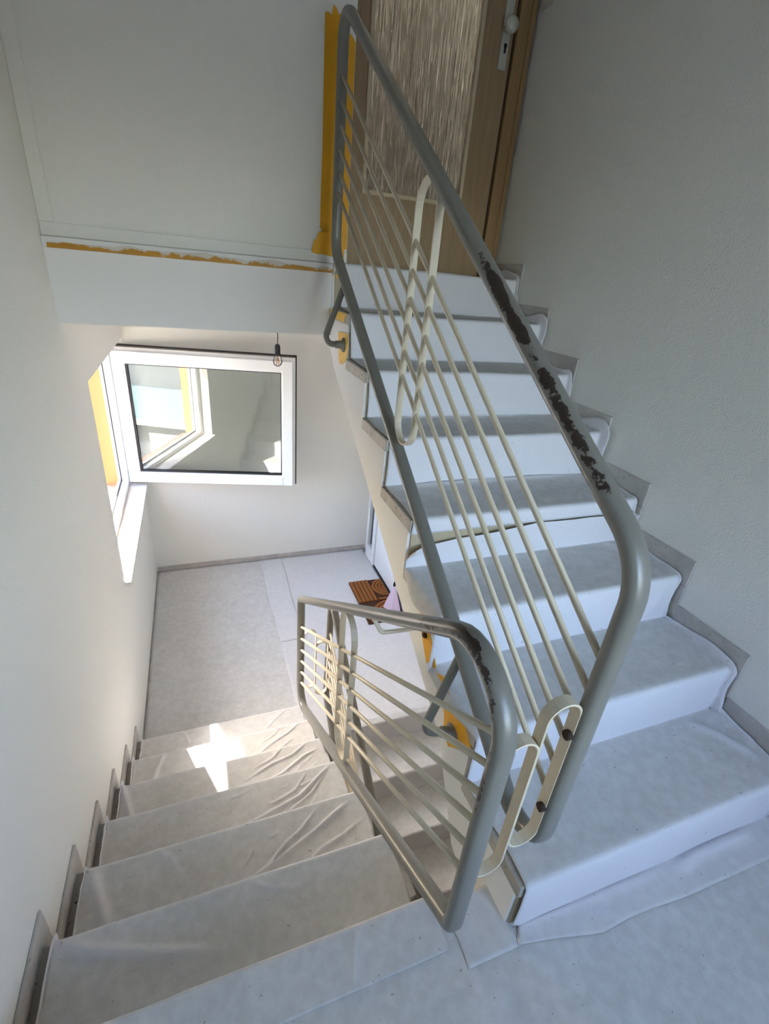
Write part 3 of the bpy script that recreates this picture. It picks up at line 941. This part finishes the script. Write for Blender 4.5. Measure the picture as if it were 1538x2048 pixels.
# ---- ascending flight, upper sheet: riser 4 to the door
path = [(yr(4) + 0.002, 4 * H - 0.048), (yr(4), 4 * H)]
for k in range(5, 9):
    path += [(yr(k), (k - 1) * H), (yr(k), k * H)]
path.append((1.93, 8 * H))
SP = s_path(path)
rd = []
for i, y in enumerate(SP[2:-1]):
    if i % 2 == 0: rd.append(([(0.64, y - 0.012), (1.0, y - 0.008), (1.46, y - 0.012)], 0.010, 0.016))
rd += [([(1.42, SP[3] - 0.02), (1.46, SP[3] + 0.05), (1.47, SP[3] + 0.16)], 0.008, 0.012), ([(1.43, SP[5] - 0.02), (1.46, SP[5] + 0.05), (1.48, SP[5] + 0.16)], 0.008, 0.012),
       ([(0.7, SP[4] + 0.10), (0.9, SP[4] + 0.07), (1.2, SP[4] + 0.10)], 0.003, 0.02), ([(0.8, SP[2] + 0.10), (1.05, SP[2] + 0.06), (1.3, SP[2] + 0.09)], 0.003, 0.02)]
def upper_left(s, p):
    k = (p.y - YR) / D
    return 0.012 + 0.03 * max(0, k - 6.2) + 0.010 * vn(s * 5, 4.4)
drape('dust_sheet', path, XI, XR + 0.022, 'white fleece over the upper steps of the ascending flight up to the door', 41, wall=(XR - 0.014, 1), ridges=rd, amp=0.0028, off=0.004, du=0.013, ds=0.010, radius=0.008,
      left_fn=upper_left, right_fn=lambda s, p: 0.050 * vn(s * 5.3, 8.3) - 0.010)

# ---- lower hall sheets
drape('dust_sheet', [(6 * D + 0.012, ZF), (YF - 0.012, ZF)], XL + 0.012, 0.50, 'white fleece sheet on the lower hall floor below the window', 51, amp=0.0015, off=0.001, ds=0.022, du=0.02,
      right_fn=lambda s, p: 0.02 * vn(s * 1.2, 2.0) + 0.02 * s - 0.03)
drape('dust_sheet', [(YL0 - 0.004, ZF), (YF - 0.012, ZF)], 0.44, XR - 0.045, 'white fleece sheet on the lower hall floor under the doormat', 61, amp=0.0012, off=0.004, ds=0.024, du=0.022, contact_fn=lambda u, s, p, c: 0.6 * c)
drape('dust_sheet', [(2.36, ZF), (YF - 0.02, ZF)], 0.43, 0.64, 'narrow white fleece strip taped over the seam of the hall floor sheets', 71, amp=0.002, off=0.0075, ds=0.02, du=0.015,
      left_fn=lambda s, p: 0.02 * vn(s * 2, 5.5), right_fn=lambda s, p: 0.02 * vn(s * 2, 6.5), contact_fn=lambda u, s, p, c: 0.6 * c)
path = [(YL0 + 0.05, ZF + 0.006), (YL0, ZF + 0.006)]
path[1] = (YL0, ZF)
for k in range(0, 4):
    path += [(YL0 - k * D, ZF - (k + 1) * H), (YL0 - (k + 1) * D, ZF - (k + 1) * H)]
drape('dust_sheet', path, 0.615, XR - 0.02, 'white fleece on the flight below, seen between the railings', 81, amp=0.002, off=0.0055, ds=0.016, du=0.02, radius=0.008)

# ================================================================== RAILINGS
def wear_top(lo_, hi_, up=True):
    def f(p, th, d):
        if not (lo_ - 0.15 < p.y < hi_ + 0.15): return 0.04
        e = max(0.0, min(1.0, (p.y - lo_ + 0.15) / 0.15, (hi_ + 0.15 - p.y) / 0.15))
        side = max(0.0, d.dot(Vector((-0.75, -0.25, 0.60))))
        top = p.z > (0.95 + 0.655 * p.y if up else -0.9 + 0.66 * p.y)
        return 0.04 + ((1.0 if p.y > 0.04 else 0.8) * e * side ** 1.5 if top else 0.0)
    return f

def frame_path(x, corners, radii):
    return resample(fillet([(x, y, z) for y, z in corners], radii, True, 10), 0.03, True)

def stadium(c0, c1, r, seg=12):
    """loop in 2D around the segment c0-c1 (vertical), radius r"""
    pts = []
    for i in range(seg + 1):
        a = math.pi * i / seg
        pts.append((c1[0] + r * math.cos(a), c1[1] + r * math.sin(a)))
    for i in range(seg + 1):
        a = math.pi + math.pi * i / seg
        pts.append((c0[0] + r * math.cos(a), c0[1] + r * math.sin(a)))
    return pts

def loop_yz(name, x, y0, y1, z0, z1, w, t, mat, parent, lean=0.0):
    r = (y1 - y0) / 2
    yc = (y0 + y1) / 2
    pts = [Vector((x, p[0], p[1])) for p in stadium((yc + lean, z0 + r), (yc, z1 - r), r)]
    return sweep(name, resample(pts, 0.05, True), mat, parent, w, t, (1, 0, 0), True, sides=8, power=9, smooth=False)

def loop_xz(name, y, x0, x1, z0, z1, w, t, mat, parent):
    r = (x1 - x0) / 2
    xc = (x0 + x1) / 2
    pts = [Vector((p[0], y, p[1])) for p in stadium((xc, z0 + r), (xc, z1 - r), r)]
    return sweep(name, resample(pts, 0.05, True), mat, parent, w, t, (0, 1, 0), True, sides=8, power=9, smooth=False)

def rod(parent, x, ya, za, yb, zb, r=0.0065):
    pts = [Vector((x, ya, za)), Vector((x, (ya + yb) / 2, (za + zb) / 2)), Vector((x, yb, zb))]
    return sweep('rod', pts, MAT_CREAM, parent, 2 * r, 2 * r, (1, 0, 0), False, sides=10, power=2)

def bracket(parent, top, bend, face, flange=True):
    """bent tube from the bottom rail out over the stairwell and back into the stringer"""
    pts = fillet([top, bend, face], [0, 0.035, 0], False, 8)
    b = sweep('bracket', resample(pts, 0.02, False), MAT_RAIL, parent, 0.025, 0.025, (0, 1, 0), False, sides=12, power=2, wear=lambda p, t, d: 0.02)
    if flange:
        ax = (Vector(bend) - Vector(face)).normalized()
        lathe('flange', [(0.030, 0.0), (0.029, 0.004), (0.019, 0.010), (0.0155, 0.016), (0.0155, 0.038), (0.013, 0.040)], MAT_RAIL, b, face, ax, 20)
        lathe('screw', [(0.004, 0), (0.004, 0.002), (0, 0.003)], MAT_CHROME, b, Vector(face) + Vector((ax.x * 0.008, 0.0, -0.023)), ax, 8)
    return b

# -- ascending railing
XRR = 0.575
r1 = empty('stair_railing', (XRR, 0.8, 0.9))
tag(r1, 'large worn grey railing with cream rods along the ascending flight', 'railing', 'stair railings')
SLR = 0.652
c = [(1.640, 2.197), (-0.128, 1.045), (-0.128, 0.292), (1.640, 1.444)]
sweep('frame', frame_path(XRR, c, [0.055, 0.13, 0.075, 0.11]), MAT_RAIL, r1, 0.040, 0.032, (1, 0, 0), True, sides=16, power=2.5, wear=wear_top(-0.03, 0.40))
for k in range(6):
    za = 1.990 - 0.0704 * k
    rod(r1, XRR, 1.632, za + 0.008, -0.118, za - SLR * 1.742)
loop_yz('loop', XRR, 0.692, 0.820, 0.925, 1.605, 0.022, 0.005, MAT_CREAM, r1)
bracket(r1, (XRR, 1.475, 1.335), (0.494, 1.49, 1.105), (XI + 0.0, 1.505, 1.100))
bracket(r1, (XRR, 0.255, 0.540), (0.494, 0.248, 0.285), (XI + 0.0, 0.243, 0.258))

# -- descending railing
XLR = 0.40
r2 = empty('stair_railing', (XLR, 0.6, 0.2))
tag(r2, 'worn grey railing with cream rods along the descending flight, nearest the viewer', 'railing', 'stair railings')
SLL = 0.675
c = [(-0.138, 0.950), (1.408, -0.105), (1.408, -0.825), (-0.138, 0.205)]
def wear_l(p, th, d):
    if p.y < 0.15 and p.z > 0.55: return 0.04 + 1.1 * max(0.0, d.dot(Vector((-0.8, 0.35, 0.48)))) ** 2
    if p.y > 1.0 and p.z > -0.25: return 0.04 + 0.6 * max(0.0, d.z)
    return 0.04 + (0.35 if p.y < -0.08 and d.y > 0.5 else 0)
sweep('frame', frame_path(XLR, c, [0.115, 0.022, 0.08, 0.03]), MAT_RAIL, r2, 0.040, 0.032, (1, 0, 0), True, sides=16, power=2.5, wear=wear_l)
for k in range(6):
    rod(r2, XLR, 1.402, -0.277 - 0.0765 * k, -0.128, -0.277 - 0.0765 * k + SLL * 1.53 + 0.0015 * k)
loop_yz('loop', XLR, 0.575, 0.708, -0.262, 0.392, 0.022, 0.005, MAT_CREAM, r2)
bracket(r2, (XLR, 0.080, 0.065), (0.482, 0.079, -0.195), (XE - 0.004, 0.078, -0.215))
bracket(r2, (XLR, 0.93, -0.505), (0.482, 1.01, -0.85), (XE - 0.004, 1.01, -0.87))
# S-shaped pair of flat loops that ties the two railings together on the half landing
loop_xz('linking_loop', -0.118, 0.422, 0.4885, 0.335, 0.715, 0.024, 0.005, MAT_CREAM, r2)
loop_xz('linking_loop', -0.118, 0.4895, 0.556, 0.400, 0.785, 0.024, 0.005, MAT_CREAM, r2)
for z in (0.70, 0.50):
    sweep('link_pin', [Vector((0.545, -0.122, z)), Vector((0.568, -0.124, z))], MAT_SHADOWGAP, r2, 0.018, 0.018, (0, 1, 0), sides=10, power=2)

# -- railing of the flight below
XLO = 0.575
r3 = empty('stair_railing', (XLO, 0.9, -1.0))
tag(r3, 'grey railing with cream rods along the flight below, glimpsed beyond the nearest railing', 'railing', 'stair railings')
c = [(1.470, -0.165), (-0.10, -1.236), (-0.10, -1.98), (1.500, -0.915)]
sweep('frame', frame_path(XLO, c, [0.05, 0.10, 0.06, 0.09]), MAT_RAIL, r3, 0.038, 0.030, (1, 0, 0), True, sides=14, power=2.5, wear=wear_top(1.2, 1.6, False))
for k in range(6):
    za = -0.40 - 0.0704 * k
    rod(r3, XLO, 1.475, za, -0.09, za - 0.675 * 1.565)
loop_yz('loop', XLO, 0.30, 0.42, -1.55, -0.99, 0.022, 0.005, MAT_CREAM, r3)
loop_xz('linking_loop', 1.435, 0.420, 0.488, -0.745, -0.340, 0.022, 0.005, MAT_CREAM, r3)
loop_xz('linking_loop', 1.435, 0.489, 0.556, -0.815, -0.430, 0.022, 0.005, MAT_CREAM, r3)
bracket(r3, (XLO, 1.20, -1.10), (0.50, 1.19, -1.34), (0.604, 1.18, -1.35))
# slim stay from the near handrail across the stairwell to the opposite stringer
st = sweep('stay_bar', resample(fillet([(0.402, 0.452, 0.535), (0.424, 0.430, 0.492), (0.500, 0.468, 0.452), (0.586, 0.484, 0.434)], [0, 0.02, 0.08, 0], False, 6), 0.01, False), MAT_CREAM, r2, 0.013, 0.013, (0, 1, 0), sides=10, power=2)
lathe('hole_plug', [(0.010, 0.0), (0.010, 0.006), (0.006, 0.010), (0.0, 0.010)], MAT_SHADOWGAP, st, (0.588, 0.470, 0.415), (-1, 0, 0), 10)  # dark plug drawn for the hole in the tape patch

# ================================================================== MASKING TAPE
def ragged(p0, p1, n, amp, seed):
    random.seed(seed)
    out = []
    for i in range(1, n):
        f = i / n
        out.append((p0[0] + (p1[0] - p0[0]) * f + random.uniform(-amp, amp), p0[1] + (p1[1] - p0[1]) * f + random.uniform(-amp, amp)))
    return out
YW = YS + 0.012
def tape_piece(o, label): return tag(o, label, 'tape', 'yellow masking tape')
tape_piece(prism_y('masking_tape', [(0.535, 1.450), (0.60, 1.450), (0.653, 1.46), (0.653, 2.135), (0.640, 2.15), (0.612, 2.17), (0.600, 2.172), (0.592, 2.205), (0.586, 2.198), (0.578, 2.214), (0.566, 2.222), (0.560, 2.19), (0.548, 2.199), (0.536, 2.196), (0.537, 1.80), (0.534, 1.53), (0.545, 1.52)], YW - 0.0026, YW - 0.0008, MAT_TAPE),
           'long vertical strip of yellow masking tape on the wall behind the railing top')
tape_piece(prism_y('masking_tape', [(0.498, 1.436), (0.520, 1.430), (0.545, 1.432), (0.612, 1.424), (0.640, 1.426), (0.640, 1.455), (0.60, 1.512), (0.540, 1.518), (0.526, 1.510), (0.518, 1.487), (0.508, 1.480)], YW - 0.0105, YW - 0.0088, MAT_TAPE),
           'short torn piece of yellow masking tape at the bottom of the long strip')
tape_piece(prism_x('masking_tape', [(1.76, 1.43), (1.80, 1.43), (1.808, 1.55), (1.803, 1.8), (1.806, 2.08), (1.822, 2.09), (1.83, 2.12), (1.808, 2.15), (1.80, 2.18), (1.765, 2.19)], 0.6552, 0.6568, MAT_TAPE_PALE),
           'pale yellow tape wrapped round the wall end next to the door')
random.seed(3)
low = [(-0.462 + i * 0.0535, 1.3635 + random.uniform(-0.0008, 0.0008)) for i in range(21)]
top = [(-0.462 + i * 0.0535, 1.3845 - 0.0045 * math.sin(i * 1.1) + random.uniform(-0.006, 0.006)) for i in range(21)][::-1]
tape_piece(prism_y('masking_tape', low + top, YS - 0.0165, YS - 0.0145, MAT_TAPE_OLD), 'long flaking yellow tape remnant along the upper slab edge')
tape_piece(prism_y('masking_tape', [(0.600, 1.345), (0.622, 1.350), (0.640, 1.372), (0.655, 1.398), (0.61, 1.40), (0.600, 1.385)], YS - 0.0185, YS - 0.0168, MAT_TAPE), 'crumpled yellow tape scrap at the right end of the slab edge')
tape_piece(prism_x('masking_tape', [(1.600, 1.140), (1.455, 1.152), (1.448, 1.100), (1.462, 1.050), (1.515, 1.018), (1.53, 1.035), (1.545, 1.012), (1.575, 1.02)], XI - 0.0006, XI + 0.0018, MAT_TAPE_PALE),
           'yellow tape square behind the upper railing bracket flange')
tape_piece(prism_x('masking_tape', [(yr(7) + 0.03, 7 * H - 0.003), (yr(7) + 0.285, 7 * H - 0.004), (yr(7) + 0.28, 7 * H - 0.036), (yr(7) + 0.06, 7 * H - 0.038)], XI - 0.002, XI - 0.0003, MAT_TAPE_PALE),
           'yellow tape stuck on the end of the tread below the door')
tape_piece(prism_x('masking_tape', [(0.535, 0.445), (0.470, 0.490), (0.455, 0.44), (0.415, 0.40), (0.385, 0.365), (0.40, 0.338), (0.425, 0.352), (0.44, 0.328), (0.46, 0.35)], XI - 0.0006, XI + 0.0018, MAT_TAPE),
           'yellow tape patch with a dark hole on the stringer under the near handrail')
tape_piece(prism_x('masking_tape', [(0.385, 0.344), (0.342, 0.372), (0.30, 0.352), (0.227, 0.338), (0.185, 0.33), (0.150, 0.298), (0.175, 0.262), (0.205, 0.235), (0.25, 0.19), (0.285, 0.21), (0.30, 0.27), (0.33, 0.30)], XI - 0.0006, XI + 0.0018, MAT_TAPE),
           'larger yellow tape patch behind the lower railing bracket flange')
tape_piece(prism_z('masking_tape', [(0.606, yr(4) + 0.012), (0.645, yr(4) + 0.008), (0.650, yr(4) + 0.038), (0.612, yr(4) + 0.042)], 4 * H + 0.0075, 4 * H + 0.009, MAT_TAPE), 'tiny yellow tape scrap on a tread of the ascending flight')
tape_piece(prism_x('masking_tape', [(5 * D - 0.10, -5 * H - 0.01), (5 * D - 0.03, -5 * H - 0.008), (5 * D - 0.02, -5 * H - 0.10), (5 * D - 0.06, -5 * H - 0.13)], XE + 0.0005, XE + 0.002, MAT_TAPE_PALE), 'small yellow tape on the edge of the descending flight by the railing foot')

# ================================================================== SMALL THINGS
# bare bulb
bl = empty('hanging_bulb', (0.466, 2.5, 1.107))
tag(bl, 'bare clear filament bulb hanging on a short black flex from the hall ceiling', 'light bulb')
cordp = resample(fillet([(0.462, 2.5, 1.107), (0.461, 2.5, 1.045), (0.470, 2.5, 1.0), (0.467, 2.5, 0.945)], [0, 0.02, 0.02, 0], False, 5), 0.01, False)
sweep('cord', cordp, MAT_BLACK, bl, 0.005, 0.005, (0, 1, 0), sides=8, power=2)
lathe('terminal_block', [(0.006, 0), (0.006, 0.035), (0.004, 0.037)], MAT_BLACK, bl, (0.4615, 2.5, 1.03), (0, 0, 1), 10)
lathe('socket', [(0.006, 0.0), (0.012, -0.004), (0.0165, -0.016), (0.0165, -0.055), (0.0175, -0.056), (0.0175, -0.062), (0.013, -0.063)], MAT_BLACK, bl, (0.467, 2.5, 0.952), (0, 0, 1), 18)
lathe('bulb_glass', [(0.012, 0.0), (0.013, -0.008), (0.021, -0.018), (0.0275, -0.034), (0.0275, -0.044), (0.021, -0.058), (0.010, -0.066), (0.0, -0.068)], MAT_BULB, bl, (0.467, 2.5, 0.889), (0, 0, 1), 24)
for q in range(4):
    a = q * math.pi / 2 + 0.4
    sweep('filament', [Vector((0.467 + 0.003 * math.cos(a), 2.5 + 0.003 * math.sin(a), 0.872)), Vector((0.467 + 0.012 * math.cos(a), 2.5 + 0.012 * math.sin(a), 0.832))], MAT_FILAMENT, bl, 0.003, 0.003, (0.3, 1, 0), sides=6, power=2)

# doormat with a cut pattern of bars and arcs
mx0, mx1, my0, my1 = 1.165, 1.475, 2.385, 2.985
mz = ZF + 0.006
mat_o = empty('doormat', (1.3, 2.68, mz))
tag(mat_o, 'brown coir doormat with carved bars and arcs on the lower hall floor', 'doormat')
box('backing', mx0, mx1, my0, my1, mz, mz + 0.009, MAT_COIRDARK, mat_o, bevel=0.003)
bm = bmesh.new()
zt0, zt1 = mz + 0.0092, mz + 0.019
def bar(x0, x1, y0, y1): add_box(bm, x0, x1, y0, y1, zt0, zt1)
def arc(cx, cy, r0, r1, a0, a1, n=10):
    for i in range(n):
        t0 = math.radians(a0 + (a1 - a0) * i / n); t1 = math.radians(a0 + (a1 - a0) * (i + 1) / n)
        add_prism(bm, [(cx + r0 * math.cos(t0), cy + r0 * math.sin(t0)), (cx + r1 * math.cos(t0), cy + r1 * math.sin(t0)), (cx + r1 * math.cos(t1), cy + r1 * math.sin(t1)), (cx + r0 * math.cos(t1), cy + r0 * math.sin(t1))], lambda p, q, t: (p, q, t), zt0, zt1)
ymid = 2.66
for i in range(5):
    x = mx0 + 0.004 + i * 0.036
    bar(x, x + 0.028, ymid + 0.006, my1 - 0.004)
for i in range(4):
    r1_ = 0.125 - i * 0.031
    arc(mx1 - 0.004, my1 - 0.14, r1_ - 0.023, r1_, 90, 270, 12)
bar(mx0 + 0.19, mx1 - 0.004, ymid + 0.006, ymid + 0.03)
for i in range(7):
    r1_ = 0.27 - i * 0.037
    arc(mx0 + 0.30, my0 + 0.002, r1_ - 0.028, r1_, 0 if r1_ < 0.005 else 92, 178, 12)
from_bm('pile_pattern', bm, MAT_COIR, mat_o)

# pale pink pouch with a black tie on the doormat
pb = empty('pink_pouch', (1.43, 2.55, mz + 0.02))
tag(pb, 'pale pink cone-shaped cloth pouch with black tie on the doormat', 'pouch')
bm = bmesh.new()
base = [(1.345, 2.555), (1.40, 2.475), (1.47, 2.435), (1.485, 2.50), (1.475, 2.62), (1.42, 2.60)]
apex = Vector((1.465, 2.62, ZF + 0.20))
rings = []
for t in np.linspace(0, 1, 7):
    f = 1 - t
    rings.append([bm.verts.new(Vector((p[0], p[1], mz + 0.0195)).lerp(apex, t) + Vector((0, 0, 0.012 * math.sin(math.pi * t)))) for p in base] if t < 1 else [bm.verts.new(apex)])
for a, b in zip(rings, rings[1:]):
    for j in range(len(base)):
        k = (j + 1) % len(base)
        if len(b) > 1: bm.faces.new((a[j], a[k], b[k], b[j]))
        else: bm.faces.new((a[j], a[k], b[0]))
bm.faces.new(rings[0][::-1])
from_bm('pouch', bm, MAT_PINK, pb, smooth=False, bevel=0.006)
lathe('tie', [(0.008, -0.02), (0.012, -0.008), (0.011, 0.01), (0.005, 0.03), (0.0, 0.032)], MAT_BLACK, pb, apex, (0.2, 0.3, 1), 12)

# light switch
sw = empty('light_switch', (XR - 0.005, 1.885, 2.49))
tag(sw, 'cream light switch on the right wall beside the apartment door', 'switch')
MAT_SWITCH = plain('cream_switch_plastic', srgb(214, 205, 190), 0.4)
box('cover_plate', XR - 0.010, XR - 0.0005, 1.845, 1.925, 2.450, 2.53, MAT_SWITCH, sw, bevel=0.004)
box('rocker', XR - 0.016, XR - 0.0102, 1.860, 1.910, 2.465, 2.515, MAT_SWITCH, sw, bevel=0.003)

# plaster crumbs lying on the sheets
random.seed(12)
bm = bmesh.new()
def crumb(x, y, z, s):
    a = random.uniform(0, 3.14)
    q = Matrix.Rotation(a, 3, 'Z')
    vs = [bm.verts.new(Vector((x, y, z)) + q @ Vector((sx * s * 1.6, sy * s * 0.6, sz * s * 0.5 + s * 0.4))) for sx in (-.5, .5) for sy in (-.5, .5) for sz in (-.5, .5)]
    for f in ((0, 1, 3, 2), (4, 6, 7, 5), (0, 4, 5, 1), (2, 3, 7, 6), (0, 2, 6, 4), (1, 5, 7, 3)): bm.faces.new([vs[i] for i in f])
for i in range(60):
    k = random.choice((1, 1, 1, 2, 2, 3, 4))
    crumb(random.uniform(0.65, 1.45), yr(k) + random.uniform(0.02, D - 0.03), k * H + 0.0075, random.uniform(0.0015, 0.0035))
for i in range(40):
    k = random.choice((1, 1, 2, 2, 3, 4))
    crumb(random.uniform(-0.4, 0.0), k * D - random.uniform(0.02, D - 0.06), -k * H + 0.0075, random.uniform(0.0015, 0.004))
for i in range(20):
    crumb(random.uniform(0.5, 1.4), random.uniform(-0.4, -0.2), 0.006, random.uniform(0.002, 0.004))
tag(from_bm('plaster_crumbs', bm, plain('white_plaster_crumb', srgb(225, 222, 216), 0.9)), 'tiny plaster crumbs scattered over the covered steps', 'crumbs', kind='stuff')
